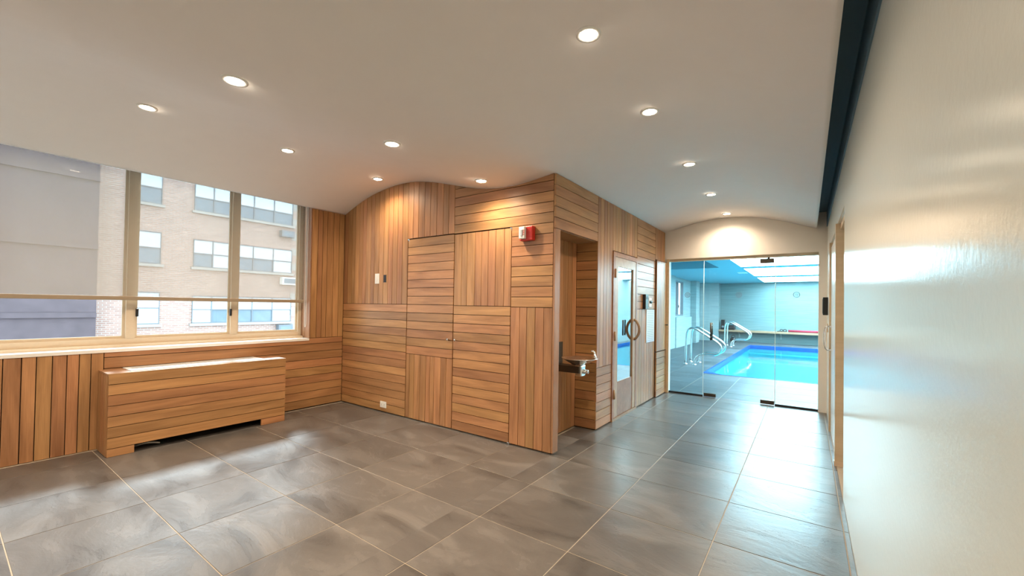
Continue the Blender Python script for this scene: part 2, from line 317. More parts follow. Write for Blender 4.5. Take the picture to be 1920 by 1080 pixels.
class Face:
    """a wall face that carries planks: u along the wall, z up, n into the room"""
    def __init__(s, o, u, clip=None): s.o = Vector(o); s.u = Vector(u); s.n = s.u.cross(Vector((0, 0, 1))); s.clip = clip
GAP = .006; TH = .02
def plank(face, parent, u0, u1, z0, z1, vert, mat='wood', th=TH, name='plank', proud=None):
    u0 += GAP/2; u1 -= GAP/2; z0 += GAP/2; z1 -= GAP/2
    if u1-u0 < .008 or z1-z0 < .008: return None
    pr = random.uniform(0, .0012) if proud is None else proud
    Z = Vector((0, 0, 1))
    ax, ay = (Z, -face.u) if vert else (face.u, Z)
    cu, cz = (u0+u1)/2, (z0+z1)/2
    clipped = False
    if face.clip:
        us = np.linspace(u0, u1, 3 if vert else 40); tops = [min(z1, face.clip(u)-.001) for u in us]
        if max(tops) <= z0+.004: return None
        clipped = min(tops) < z1-1e-6
    if clipped:
        run = [(u, t) for u, t in zip(us, tops) if t > z0+.001]
        segs, cur, pu = [], [], None
        for u, t in zip(us, tops):
            if t > z0+.001: cur.append((u, t))
            else:
                if len(cur) > 1: segs.append(cur)
                cur = []
        if len(cur) > 1: segs.append(cur)
        obs = []
        for seg in segs:
            mu = (seg[0][0]+seg[-1][0])/2
            vs, fs = [], []
            for d in (0, th):
                for (u, t) in seg:
                    for zz in (z0, t):
                        p = (zz-cz, -(u-mu), d) if vert else (u-mu, zz-cz, d)
                        vs.append(p)
            n = len(seg)*2
            for i in range(len(seg)-1):
                a, b, c, d_ = 2*i, 2*i+2, 2*i+3, 2*i+1
                fs += [(a, b, c, d_)[::-1], (n+a, n+b, n+c, n+d_), (a, b, n+b, n+a), (d_, c, n+c, n+d_)[::-1]]
            fs += [(0, 1, n+1, n), (n-2, n-1, 2*n-1, 2*n-2)[::-1]]
            me = bpy.data.meshes.new('plank'); me.from_pydata(vs, [], fs)
            bm = bmesh.new(); bm.from_mesh(me); bmesh.ops.recalc_face_normals(bm, faces=bm.faces); bm.to_mesh(me); bm.free()
            o = link(name, me, mat); c0 = face.o+face.u*mu+Z*cz+face.n*(-th+pr); obs.append((o, c0))
    else:
        L, Wd = (z1-z0, u1-u0) if vert else (u1-u0, z1-z0)
        o = link(name, box_mesh(round(L, 3), round(Wd, 3), th, mat), None); obs = [(o, face.o+face.u*cu+Z*cz+face.n*(-th/2+pr))]
    for o, c0 in obs:
        mw = o.matrix_world = Matrix(((ax.x, ay.x, face.n.x, c0.x), (ax.y, ay.y, face.n.y, c0.y), (ax.z, ay.z, face.n.z, c0.z), (0, 0, 0, 1)))
        adopt(o, parent, mw)
    return obs
def hrows(face, parent, u0, u1, z0, z1, n=None, **k):
    n = n or max(1, round((z1-z0)/.0975)); h = (z1-z0)/n
    for i in range(n): plank(face, parent, u0, u1, z0+i*h, z0+(i+1)*h, False, **k)
def vcols(face, parent, u0, u1, z0, z1, n=None, jit=.18, **k):
    n = n or max(1, round((u1-u0)/.088)); w = [1+random.uniform(-jit, jit) for _ in range(n)]; s = sum(w); a = u0
    for x in w:
        b_ = a+x/s*(u1-u0); plank(face, parent, a, b_, z0, z1, True, **k); a = b_

# ------------------------------------------------------------------ setting: floor
XW, YB, XC, XR, YG = -2.91, 2.465, .46, 2.575, 6.10
SXT, SYT = .6369, .61
fl = box('floor', (-3.3, -3.3, -.12), (2.85, 6.15, -.0022), 'grout'); tag(fl, 'grey slate tile floor with sandy grout lines', 'floor', kind='structure')
def tiles(parent, mat, regions, th=.012, top=0.0, gap=.005):
    for (x0, x1, y0, y1) in regions:
        for i in range(math.floor(x0/SXT)-1, math.ceil(x1/SXT)+1):
            for j in range(math.floor(y0/SYT)-1, math.ceil(y1/SYT)+1):
                a, b_, c, d = max(x0, i*SXT+gap/2), min(x1, (i+1)*SXT-gap/2), max(y0, j*SYT+gap/2), min(y1, (j+1)*SYT-gap/2)
                if b_-a < .015 or d-c < .015: continue
                dz = random.uniform(-.0004, .0004)
                link('tile', box_mesh(round(b_-a, 4), round(d-c, 4), th, mat, .0015), None, parent, ((a+b_)/2, (c+d)/2, top-th/2+dz))
tiles(fl, 'slate', [(XW+.03, XC-.01, -3.1, YB+.012), (XC-.01, XR-.001, -3.1, YG), (.215, XC-.01, 2.57, 3.42)])

# ceiling sheet
def ceiling_sheet():
    vs, fs = [], []; ys = (-3.2, YG+.0); n = len(_gx)
    for y in ys:
        for x, z in zip(_gx, _gz): vs.append((x, y, z))
        for x, z in zip(_gx, _gz): vs.append((x, y, z+.05))
    o = 2*n
    for i in range(n-1):
        fs.append((i, i+1, o+i+1, o+i)); fs.append((n+i, o+n+i, o+n+i+1, n+i+1)); fs.append((i, n+i, n+i+1, i+1)); fs.append((o+i, o+i+1, o+n+i+1, o+n+i))
    fs.append((0, o, o+n, n)); fs.append((n-1, n+n-1, o+n+n-1, o+n-1))
    me = bpy.data.meshes.new('ceiling'); me.from_pydata(vs, [], fs)
    bm = bmesh.new(); bm.from_mesh(me); bmesh.ops.recalc_face_normals(bm, faces=bm.faces); bm.to_mesh(me); bm.free()
    c = link('ceiling', me, 'ceiling')
    for p in c.data.polygons: p.use_smooth = abs(p.normal.y) < .5 and abs(p.normal.x) < .8
    return c
tag(ceiling_sheet(), 'off-white plaster ceiling rolling in smooth waves', 'ceiling', kind='structure')
roof = boxes('trim_1', [((-3.4, -3.35, 2.92), (2.75, 6.3, 3.0)), ((2.46, -3.2, 2.70), (2.575, 6.1, 2.76))], 'slot'); tag(roof, 'blue-grey soffit inside the slot above the ceiling edge', 'soffit', kind='structure')
lip = box('trim_2', (2.452, -3.2, 2.535), (2.464, 6.1, 2.72), 'slot'); tag(lip, 'blue-grey lip of the ceiling slot beside the glossy wall', 'trim', kind='structure')
box('slot_lining', (2.566, -3.2, 2.50), (2.5748, 6.1, 2.70), 'slot', roof)

# ------------------------------------------------------------------ left (window) wall
wl = boxes('wall_left', [((-3.30, -3.2, 0), (XW-TH-.001, 2.0, .875)), ((-3.30, 2.0, 0), (XW-TH-.001, 2.62, 2.92)), ((-3.30, -3.2, 2.86), (-3.12, 2.0, 2.92))], 'backing')
tag(wl, 'wood-clad wall under and beside the wide window', 'wall', kind='structure')
FL = Face((XW, 0, 0), (0, 1, 0))
vcols(FL, wl, -3.0, .063, 0, .885, n=34)
hrows(FL, wl, .063, YB-.002, 0.012, .83, n=8); plank(FL, wl, .063, YB-.002, .83, .905, False)
vcols(FL, wl, 2.0, YB-.002, .905, 2.61, n=6)
FJ = Face((0, 2.0, 0), (1, 0, 0))
for i in range(2): plank(FJ, wl, -3.12+i*.105, -3.12+(i+1)*.105, .905, 2.86, True, 'wood_edge', th=.012, proud=.012)
sill = box('trim_3', (-3.13, -3.2, .876), (XW+.006, 1.987, .905), 'sill'); tag(sill, 'pale stone window sill above the radiator cover', 'sill', kind='structure')
# window
win = boxes('window_1', [((-3.18, -3.2, .905), (-3.11, 1.985, .985)), ((-3.18, -3.2, 2.80), (-3.11, 1.985, 2.86)), ((-3.18, 1.94, .985), (-3.11, 1.985, 2.80)), ((-3.18, -3.2, .985), (-3.11, -3.12, 2.80)), ((-3.17, -.70, .985), (-3.11, -.635, 2.80))], 'trim_al')
tag(win, 'wide beige aluminium sliding window behind the blind', 'window', kind='structure')
for (a, b_) in ((.245, .315), (1.155, 1.225)):
    box('mullion', (-3.17, a, .985), (-3.105, b_, 2.80), 'trim_al', win)
for (a, b_) in ((-.635, .245), (.315, 1.155), (1.225, 1.94)):
    boxes('sash', [((-3.155, a, .985), (-3.135, a+.022, 2.80)), ((-3.155, b_-.022, .985), (-3.135, b_, 2.80)), ((-3.155, a+.022, .985), (-3.135, b_-.022, 1.012)), ((-3.155, a+.022, 2.77), (-3.135, b_-.022, 2.80))], 'trim_al', win)
    box('pane', (-3.148, a+.022, 1.012), (-3.144, b_-.022, 2.77), 'glass', win)
box('pane', (-3.148, -3.12, .985), (-3.144, -.70, 2.80), 'glass', win)
for y in (.315, 1.14): box('latch', (-3.105, y, 1.20), (-3.085, y+.022, 1.28), 'black', win, .004)
box('track', (-3.11, -3.0, .905), (-3.06, 1.985, .93), 'trim_al', win)
# roller blind
bl = empty('roller_blind', (-3.03, .6, 1.37)); tag(bl, 'sheer beige roller blind lowered halfway over the window', 'blind')
box('cloth', (-3.031, -3.1, 1.40), (-3.029, 1.965, 2.87), 'blind', bl)
box('bottom_rail', (-3.042, -3.1, 1.362), (-3.018, 1.965, 1.402), 'rail', bl, .006)
tube('roller', [(-3.03, -3.1, 2.885), (-3.03, 1.965, 2.885)], .03, 'trim_al', bl)
tube('cord', [(-3.0, 1.975, 2.86), (-3.0, 1.975, 1.10), (-2.995, 1.972, 1.06), (-2.985, 1.970, 1.045), (-2.975, 1.972, 1.06), (-2.97, 1.975, 1.10), (-2.97, 1.975, 2.86)], .003, 'white', bl, 6, 1)

# ------------------------------------------------------------------ back wall with hidden double doors
wb = boxes('wall_back', [((-3.3, YB+TH+.001, 0), (-1.58, YB+.13, 2.92)), ((-1.58, YB+TH+.001, 2.155), (-.03, YB+.13, 2.92)), ((-.03, YB+TH+.001, 0), (XC-TH-.001, YB+.115, 2.60)), ((-.03, YB+TH+.001, 2.60), (.44, YB+.115, 2.66)), ((-3.3, YB+.13, 0), (XC-.3, YB+.15, 2.92))], 'backing')
tag(wb, 'reddish wood wall of crossed plank panels below the wavy ceiling', 'wall', kind='structure')
FB = Face((0, YB, 0), (1, 0, 0), ceil_z)
hrows(FB, wb, XW+.001, -1.580, .012, 1.365, n=14)
vcols(FB, wb, XW+.001, -1.580, 1.365, 2.92, n=15)
vcols(FB, wb, -1.580, -.815, 2.155, 2.92, n=8)
hrows(FB, wb, -.815, XC-TH, 2.150, 2.74, n=6)
hrows(FB, wb, -.035, XC-TH, 1.355, 2.150, n=8)
vcols(FB, wb, -.035, XC-TH, .012, 1.355, n=5)
# leaves
d1 = box('door_1', (-1.574, YB+TH+.001, .01), (-.816, YB+.06, 2.148), 'backing'); tag(d1, 'left leaf of the hidden plank double door', 'door', kind='structure')
FD = Face((0, YB, 0), (1, 0, 0))
hrows(FD, d1, -1.574, -.815, 1.365, 2.148, n=8); hrows(FD, d1, -1.574, -.815, .775, 1.365, n=6); vcols(FD, d1, -1.574, -.815, .012, .775, n=9, jit=.3)
d2 = box('door_2', (-.806, YB+TH+.001, .01), (-.036, YB+.06, 2.143), 'backing'); tag(d2, 'right leaf of the hidden plank double door', 'door', kind='structure')
vcols(FD, d2, -.807, -.038, 1.36, 2.143, n=8); hrows(FD, d2, -.807, -.038, .012, 1.36, n=14)
for par, x in ((d1, -.862), (d2, -.752)):
    lathe('knob', [(0, 0), (.011, 0), (.007, .004), (.006, .022), (.013, .028), (.016, .036), (.012, .043), (0, .045)], (x, YB, .985), 'chrome', par, 20, 'y')
for par, x, z in ((d1, -1.566, 2.15), (d2, -.042, 2.145), (d2, -.042, .02)):
    boxes('pivot_hinge', [((x-.012, YB-.004, z-.010), (x+.012, YB+.002, z)), ((x+.006, YB-.004, z-.030), (x+.012, YB+.002, z-.010))], 'steel', par)
# things on back wall
sw = empty('light_switch', (-2.154, YB, 1.69)); tag(sw, 'cream rocker light switch plate on the wood wall', 'switch')
box('plate', (-2.2, YB-.008, 1.625), (-2.115, YB-.001, 1.755), 'white', sw, .002); box('rocker', (-2.172, YB-.013, 1.655), (-2.143, YB-.008, 1.725), 'white', sw, .002)
sb = empty('wall_box', (-2.003, YB, 1.69)); tag(sb, 'small open black recessed box beside the light switch', 'wall box')
boxes('rim', [((-2.035, YB-.004, 1.635), (-2.031, YB-.001, 1.738)), ((-1.975, YB-.004, 1.635), (-1.971, YB-.001, 1.738)), ((-2.031, YB-.004, 1.635), (-1.975, YB-.001, 1.64)), ((-2.031, YB-.004, 1.733), (-1.975, YB-.001, 1.738))], 'wood_edge', sb)
box('opening', (-2.031, YB-.003, 1.64), (-1.975, YB-.001, 1.733), 'black', sb)
ou = empty('power_outlet', (-1.985, YB, .1)); tag(ou, 'cream double power outlet low on the wood wall', 'outlet')
box('plate', (-2.045, YB-.008, .060), (-1.925, YB-.001, .138), 'white', ou, .002)
for x in (-2.012, -1.958):
    s_ = box('socket', (x-.018, YB-.011, .082), (x+.018, YB-.008, .116), 'white', ou, .001)
    for k in (-.006, .006): box('slot', (x-.006, YB-.0118, .099+k-.0015), (x+.006, YB-.0108, .099+k+.0015), 'black', s_)
fa = empty('fire_alarm', (.17, YB, 2.06)); tag(fa, 'red fire alarm horn strobe on the plank wall near the corner', 'fire alarm')
box('housing', (.098, YB-.055, 1.992), (.242, YB-.001, 2.128), 'red', fa, .006)
stb = box('strobe', (.106, YB-.085, 2.008), (.172, YB-.052, 2.122), 'white', fa, .006)
box('lens', (.128, YB-.092, 2.03), (.150, YB-.083, 2.10), 'steel', stb, .004)
text('lettering', 'FIRE', .030, 'red', fa, Matrix.Translation((.161, YB-.0857, 2.065)) @ Matrix.Rotation(math.radians(90), 4, 'X') @ Matrix.Rotation(math.radians(-90), 4, 'Z'))
boxes('grille', [((.182, YB-.058, 2.02+i*.016), (.234, YB-.054, 2.026+i*.016)) for i in range(6)], 'red', fa)

# ------------------------------------------------------------------ corridor wall
wc = boxes('wall_corridor', [((.10, 2.57, 2.10), (XC-TH-.001, 3.42, 2.60)), ((.10, 2.57, 0), (.178, 3.44, 2.10)), ((.10, 3.44+.001, 0), (XC-TH-.001, 3.86, 2.60)), ((.10, 3.86, 2.045), (XC-TH-.001, 4.715, 2.60)), ((.10, 4.715, 0), (XC-TH-.001, 6.10, 2.60)), ((.06, 2.6, 0), (.10, 6.1, 2.92))], 'backing')
tag(wc, 'wood-clad corridor wall with fountain alcove and sauna front', 'wall', kind='structure')
FC = Face((XC, 0, 0), (0, 1, 0)); ZC = 2.603
Ycor = YB-.0
hrows(FC, wc, Ycor, 3.42, 2.095, ZC, n=5)                         # above alcove
plank(FC, wc, Ycor, 2.565, .012, 2.095, True, 'wood_edge')                      # post face
FA = Face((.20, 0, 0), (0, 1, 0)); vcols(FA, wc, 2.58, 3.42, .012, 2.095, n=8)    # alcove back
FS = Face((0, 3.42, 0), (1, 0, 0)); hrows(FS, wc, .20, XC-.0, .012, 2.095, n=20)  # alcove far side
FN = Face((0, 2.58, 0), (-1, 0, 0)); hrows(FN, wc, -XC+TH, -.20, .012, 2.095, n=20)  # alcove near side
box('soffit_board', (.20, 2.58, 2.088), (XC-TH, 3.42, 2.0995), 'wood_edge', wc)
vcols(FC, wc, 3.42, 3.855, .69, ZC, n=5)
vcols(FC, wc, 3.855, 4.72, 2.05, ZC, n=9)
hrows(FC, wc, 3.42, 3.850, .012, .69, n=7)
hrows(FC, wc, 4.725, 5.555, 1.35, ZC, n=12)
vcols(FC, wc, 4.725, 5.555, .012, 1.35, n=8)
vcols(FC, wc, 5.555, 6.085, 2.115, ZC, n=6)
# end access door
d4 = box('door_4', (XC-TH, 5.56, .70), (XC+.006, 6.085, 2.105), 'backing'); tag(d4, 'narrow plank access door beside the glass partition', 'door', kind='structure')
FP = Face((XC+.028, 0, 0), (0, 1, 0)); vcols(FP, d4, 5.56, 6.085, .70, 2.105, n=6)
lathe('knob', [(0, 0), (.009, 0), (.006, .004), (.006, .02), (.013, .026), (.012, .038), (0, .042)], (XC+.028, 6.03, 1.10), 'bronze', d4, 16, 'x')
d4b = box('panel_base', (XC-TH, 5.56, .01), (XC+.006, 6.085, .69), 'backing', wc); hrows(FP, wc, 5.56, 6.085, .012, .69, n=7)

# sauna door
sd = boxes('door_3', [((XC-.06, 3.858, .03), (XC+.012, 3.915, 2.04)), ((XC-.06, 4.665, .03), (XC+.012, 4.72, 2.04)), ((XC-.06, 3.915, 1.985), (XC+.012, 4.665, 2.04))], 'wood_edge'); tag(sd, 'wooden sauna door with a tall glass pane and bow handles', 'door', kind='structure')
box('threshold', (XC-.06, 3.858, 0), (XC+.016, 4.72, .03), 'wood_edge', sd)
leaf = boxes('door_leaf', [((XC-.04, 3.918, .035), (XC+.008, 4.02, 1.982)), ((XC-.04, 4.56, .035), (XC+.008, 4.662, 1.982)), ((XC-.04, 4.02, 1.87), (XC+.008, 4.56, 1.982))], 'stile', sd)
box('lower_panel', (XC-.035, 4.02, .035), (XC+.003, 4.56, .455), 'wood_edge', sd)
box('glass_pane', (XC-.012, 4.02, .455), (XC-.006, 4.56, 1.87), 'sauna_glass', sd)
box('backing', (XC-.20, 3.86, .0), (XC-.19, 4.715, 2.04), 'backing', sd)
for z in (.32, 1.02, 1.78): tube('hinge', [(XC+.018, 3.912, z-.055), (XC+.018, 3.912, z+.055)], .010, 'stile', sd, 10)
for sx_ in (1, -1):
    x0 = XC+.004 if sx_ == 1 else XC-.038
    hnd = tube('bow_handle', [(x0, 4.612, .945), (x0+sx_*.030, 4.612, .957), (x0+sx_*.068, 4.612, 1.015), (x0+sx_*.078, 4.612, 1.075), (x0+sx_*.068, 4.612, 1.135), (x0+sx_*.030, 4.612, 1.193), (x0, 4.612, 1.205)], .018, 'bench', sd, 12, 1)
# sauna control + notice
ct = empty('sauna_control', (XC, 5.10, 1.45)); tag(ct, 'black sauna control box with pale front right of the door', 'control panel')
box('casing', (XC+.001, 4.975, 1.352), (XC+.042, 5.10, 1.56), 'black', ct, .004)
box('front_plate', (XC+.042, 4.977, 1.354), (XC+.046, 5.098, 1.558), 'far_wall', ct)
box('display', (XC+.046, 5.0, 1.49), (XC+.048, 5.075, 1.53), 'black', ct)
tk = empty('wall_thermostat', (XC, 5.29, 1.46)); tag(tk, 'small white thermostat with black dial beside the control box', 'thermostat')
box('plate', (XC+.001, 5.235, 1.385), (XC+.014, 5.345, 1.515), 'white', tk, .003)
for y in (5.27, 5.315): lathe('dial', [(0, 0), (.022, 0), (.020, .014), (0, .016)], (XC+.014, y, 1.455), 'black', tk, 18, 'x')
nt_ = empty('wall_notice', (XC, 5.31, 1.1)); tag(nt_, 'tall glossy printed notice under the thermostat', 'sign')
box('sheet', (XC+.003, 5.13, .865), (XC+.010, 5.50, 1.345), 'notice', nt_)
for y, z in ((5.15, 1.325), (5.48, 1.325), (5.15, .885), (5.48, .885)): lathe('screw', [(0, 0), (.006, 0), (.004, .003), (0, .004)], (XC+.010, y, z), 'steel', nt_, 10, 'x')

# drinking fountain
fo = empty('drinking_fountain', (.2, 2.98, .75)); tag(fo, 'stainless steel drinking fountain bowl in the wood alcove', 'drinking fountain')
box('backplate', (.2015, 2.86, .70), (.212, 3.10, .99), 'bronze', fo, .002)
box('arm', (.212, 2.915, .695), (.50, 3.045, .765), 'bronze', fo, .006)
lathe('bowl', [(0, .775), (.045, .775), (.07, .780), (.12, .808), (.165, .835), (.186, .842), (.19, .847), (.183, .848), (.160, .841), (.115, .817), (.07, .795), (.03, .789), (0, .788)], (.465, 2.98, 0), 'steel', fo, 48)
lathe('drain', [(0, .0), (.022, 0), (.02, .003), (0, .003)], (.465, 2.98, .7885), 'chrome', fo, 16)
box('valve_body', (.44, 2.93, .665), (.515, 3.03, .775), 'steel', fo, .01)
pb = lathe('push_button', [(0, 0), (.024, 0), (.026, .006), (.020, .02), (.014, .022), (.020, .034), (.018, .044), (0, .046)], (.515, 3.0, .71), 'chrome', fo, 20, 'x')
tube('bubbler', [(.590, 3.075, .842), (.590, 3.075, .885), (.588, 3.072, .905), (.575, 3.06, .918), (.562, 3.05, .915)], .010, 'chrome', fo, 10, 1)
lathe('bubbler_guard', [(0, 0), (.024, 0), (.022, .012), (.013, .026), (.011, .045), (0, .046)], (.590, 3.075, .845), 'chrome', fo, 16)

# ------------------------------------------------------------------ right glossy wall with doorways
wr = boxes('wall_right', [((XR, -3.2, 0), (XR+.16, 2.98, 2.92)), ((XR, 2.98, 2.14), (XR+.16, 3.84, 2.92)), ((XR, 3.84, 0), (XR+.16, 4.24, 2.92)), ((XR, 4.24, 2.14), (XR+.16, 5.12, 2.92)), ((XR, 5.12, 0), (XR+.16, 6.1, 2.92))], 'gloss_wall')
tag(wr, 'glossy white wall panel on the right with mirror-like sheen', 'wall', kind='structure')
def doorway(n, y0, y1, rec, label):
    t = empty('door_%d' % n, (XR, (y0+y1)/2, 0)); tag(t, label, 'door', kind='structure')
    boxes('frame', [((XR-.014, y1-.055, .0), (XR+.13, y1, 2.14)), ((XR+.02, y0, .0), (XR+.13, y0+.03, 2.14)), ((XR+.02, y0+.03, 2.09), (XR+.13, y1-.055, 2.14))], 'jamb', t)
    box('door_leaf', (XR+rec, y0+.035, .008), (XR+rec+.04, y1-.06, 2.085), 'white_door', t); return t
doorway(5, 2.98, 3.84, .085, 'recessed white door with oak jamb nearest the camera')
t6 = doorway(6, 4.24, 5.12, .004, 'white door with steel pull handle near the glass')
boxes('jamb_plinth', [((XR-.018, 3.782, 0), (XR+.10, 3.842, .04))], 'jamb', bpy.data.objects['door_5'])
tube('pull_handle', [(XR+.006, 4.97, .93), (XR-.058, 4.97, .93), (XR-.058, 4.97, 1.19), (XR+.006, 4.97, 1.19)], .011, 'chrome', t6, 10, 2)
cr_ = empty('card_reader', (XR, 5.85, 1.43)); tag(cr_, 'black card reader box on the wall by the glass', 'card reader')
box('casing', (XR-.052, 5.80, 1.31), (XR-.001, 5.92, 1.54), 'black', cr_, .004); box('face', (XR-.056, 5.815, 1.33), (XR-.052, 5.905, 1.52), 'black', cr_); box('indicator', (XR-.058, 5.85, 1.49), (XR-.056, 5.87, 1.50), 'red', cr_)
wp = empty('switch_plate', (XR, 5.85, 1.14)); tag(wp, 'small tan switch plate below the black card reader', 'switch')
box('plate', (XR-.010, 5.80, 1.09), (XR-.001, 5.90, 1.20), 'jamb', wp, .002); box('rocker', (XR-.014, 5.835, 1.12), (XR-.010, 5.865, 1.17), 'white', wp, .001)
# rear wall behind the camera
rw = box('wall_rear', (-3.3, -3.35, 0), (2.75, -3.2, 2.92), 'cream'); tag(rw, 'plain cream wall closing the room behind the viewpoint', 'wall', kind='structure')

# ------------------------------------------------------------------ end wall with glass
ew = boxes('wall_far', [((.441, YG, 2.165), (2.575, YG+.12, 2.92)), ((.441, YG, 0), (.522, YG+.12, 2.165)), ((2.482, YG-.004, 0), (2.5745, YG+.12, 2.165))], 'cream'); tag(ew, 'cream end wall above and beside the glass partition', 'wall', kind='structure')
tj = box('trim_4', (.485, YG-.018, 0), (.530, YG-.0005, 2.165), 'jamb'); tag(tj, 'slim oak jamb strip left of the glass partition', 'trim', kind='structure')
hd = box('trim_5', (.522, YG+.02, 2.125), (2.482, YG+.10, 2.165), 'trim_al'); tag(hd, 'beige metal header channel over the glass partition', 'header', kind='structure')
GY = YG+.055
def decal(par, x, z):
    pts = [(x+.037*math.cos(a), GY-.0065, z+.037*math.sin(a)) for a in [2*math.pi*k/28 for k in range(29)]]
    d = tube('decal_ring', pts, .0036, 'bld_frame', par, 6)
    for rr, n in ((.019, 12), (.010, 6)):
        pts = [(x+rr*math.cos(a), GY-.0065, z+rr*1.15*math.sin(a)) for a in [2*math.pi*k/n+math.pi/2 for k in range(n+1)]]
        tube('decal_emblem', pts, .0028, 'bld_frame', d, 6)
for (a, b_, lab) in ((.522, 1.036, 'fixed glass panel left of the glass door'), (1.986, 2.482, 'fixed glass panel right of the glass door')):
    g = empty('glass_panel', ((a+b_)/2, GY, 0)); tag(g, lab, 'glass panel', 'fixed glass panels of the pool partition', 'structure')
    box('pane', (a, GY-.005, .02), (b_, GY+.005, 2.127), 'part_glass', g)
    box('floor_channel', (a, GY-.014, 0), (b_, GY+.014, .028), 'black', g)
    e_ = b_ if a < 1 else a
    box('polished_edge', (e_-.004, GY-.0052, .03), (e_+.004, GY+.0052, 2.125), 'edge_glass', g)
    decal(g, (.798 if a < 1 else 2.236), 1.585)
gd = empty('door_7', (1.51, GY, 0)); tag(gd, 'frameless glass door to the swimming pool', 'door', kind='structure')
box('pane', (1.046, GY-.005, .012), (1.976, GY+.005, 2.118), 'part_glass', gd); decal(gd, 1.522, 1.585)
for (x, z0, z1) in ((1.05, .010, .062), (1.808, .010, .066), (1.795, 2.045, 2.11)):
    box('patch_fitting', (x, GY-.020, z0), (x+.172, GY+.020, z1), 'bronze', gd, .003)
box('pivot', (1.885, GY-.012, 2.11), (1.915, GY+.012, 2.126), 'black', gd)
for s in (-1, 1):
    ph = tube('pull_bar', [(1.152, GY+s*.05, .885), (1.152, GY+s*.05, 1.155)], .013, 'bronze', gd, 12)
    for z in (.93, 1.11): tube('standoff', [(1.152, GY+s*.005, z), (1.152, GY+s*.05, z)], .006, 'steel', ph, 8)

# ------------------------------------------------------------------ pool room
PX0, PX1, PY0, PY1 = .57, 4.3, 8.73, 17.5
dk = boxes('pool_deck', [((-1.55, 6.15, -.12), (4.65, PY0-.03, -.0022)), ((-1.55, PY0-.03, -.12), (PX0-.03, PY1+.03, -.0022)), ((-1.55, PY1+.03, -.12), (4.65, 19.3, -.0022)), ((PX1+.03, PY0-.03, -.12), (4.65, PY1+.03, -.0022))], 'grout', origin=(0, 0, 0)); tag(dk, 'slate tile deck around the swimming pool', 'floor', kind='structure')
tiles(dk, 'deck_slate', [(-1.5, 4.6, YG+.001, PY0-.03), (-1.5, PX0-.03, PY0-.03, PY1+.03), (-1.5, 4.6, PY1+.03, 19.2), (PX1+.03, 4.6, PY0-.03, PY1+.03)])
po = boxes('swimming_pool', [((PX0, PY0, -1.35), (PX1, PY1, -1.25)), ((PX0-.03, PY0, -1.35), (PX0, PY1, -.13)), ((PX1, PY0, -1.35), (PX1+.03, PY1, -.13)), ((PX0, PY0-.03, -1.35), (PX1, PY0, -.13)), ((PX0, PY1, -1.35), (PX1, PY1+.03, -.13))], 'pool_paint', origin=(2.4, 13, 0)); tag(po, 'turquoise swimming pool with a cobalt waterline band', 'pool')
boxes('waterline_band', [((PX0-.03, PY0-.03, -.13), (PX0+.012, PY1+.03, .004)), ((PX1-.012, PY0-.03, -.13), (PX1+.03, PY1+.03, .004)), ((PX0+.012, PY0-.03, -.13), (PX1-.012, PY0+.012, .004)), ((PX0+.012, PY1-.012, -.13), (PX1-.012, PY1+.03, .004))], 'blue_tile', po)
prism('corner_step', [(PX0+.012, PY0+.012), (PX0+.34, PY0+.012), (PX0+.012, PY0+.30)], 'z', .10, (0, 0, -.096), 'blue_tile', po)
box('step', (PX0, PY1-1.0, -1.25), (PX1, PY1, -.55), 'pool_paint', po); box('step', (PX0, PY1-.5, -.55), (PX1, PY1, -.28), 'pool_paint', po)
wt = box('water', (PX0+.013, PY0+.013, -.0812), (PX1-.013, PY1-.013, -.08), 'water', po)
for y in (9.6, 12.0, 14.4): lathe('inlet', [(0, 0), (.05, 0), (.045, .01), (0, .012)], (PX0+.001, y, -.35), 'white', po, 16, 'x')
# walls of the pool room
pl = boxes('wall_pool_left', [((-1.62, 6.22, 0), (-1.5, 14.2, 2.92)), ((-1.62, 14.2, 0), (-1.5, 15.8, 1.10)), ((-1.62, 14.2, 2.38), (-1.5, 15.8, 2.92)), ((-1.62, 15.8, 0), (-1.5, 18.25, 2.92)), ((-1.62, 18.25, 0), (-1.5, 18.75, .98)), ((-1.62, 18.25, 2.40), (-1.5, 18.75, 2.92)), ((-1.62, 18.75, 0), (-1.5, 19.3, 2.92)), ((-1.5, 13.5, 0), (-1.36, 14.1, 2.495)), ((-1.5, 17.0, 0), (-1.28, 17.6, 2.495))], 'pale_wall', origin=(0, 0, 0)); tag(pl, 'pale tiled pool wall with piers and windows', 'wall', kind='structure')
box('ledge', (-1.5, 14.1, 0), (-1.32, 16.4, 1.06), 'pale_wall', pl)
pw = boxes('window_2', [((-1.58, 14.2, 1.10), (-1.50, 15.8, 1.15)), ((-1.58, 14.2, 2.33), (-1.50, 15.8, 2.38)), ((-1.58, 14.2, 1.15), (-1.50, 14.25, 2.33)), ((-1.58, 15.75, 1.15), (-1.50, 15.8, 2.33)), ((-1.57, 14.95, 1.15), (-1.49, 15.05, 2.33))], 'bld_frame'); tag(pw, 'grey framed sliding window in the pool side wall', 'window', kind='structure')
for a, b_ in ((14.25, 14.95), (15.05, 15.75)): box('pane', (-1.545, a, 1.15), (-1.541, b_, 2.33), 'glass', pw)
box('latch', (-1.50, 15.0, 1.40), (-1.47, 15.06, 1.50), 'black', pw, .004)
pw3 = boxes('window_3', [((-1.58, 18.25, .98), (-1.5, 18.75, 1.02)), ((-1.58, 18.25, 2.36), (-1.5, 18.75, 2.40)), ((-1.58, 18.25, 1.02), (-1.5, 18.29, 2.36)), ((-1.58, 18.71, 1.02), (-1.5, 18.75, 2.36))], 'bld_frame'); tag(pw3, 'slim window in the far corner of the pool room', 'window', kind='structure')
box('pane', (-1.545, 18.29, 1.02), (-1.541, 18.71, 2.36), 'glass', pw3)
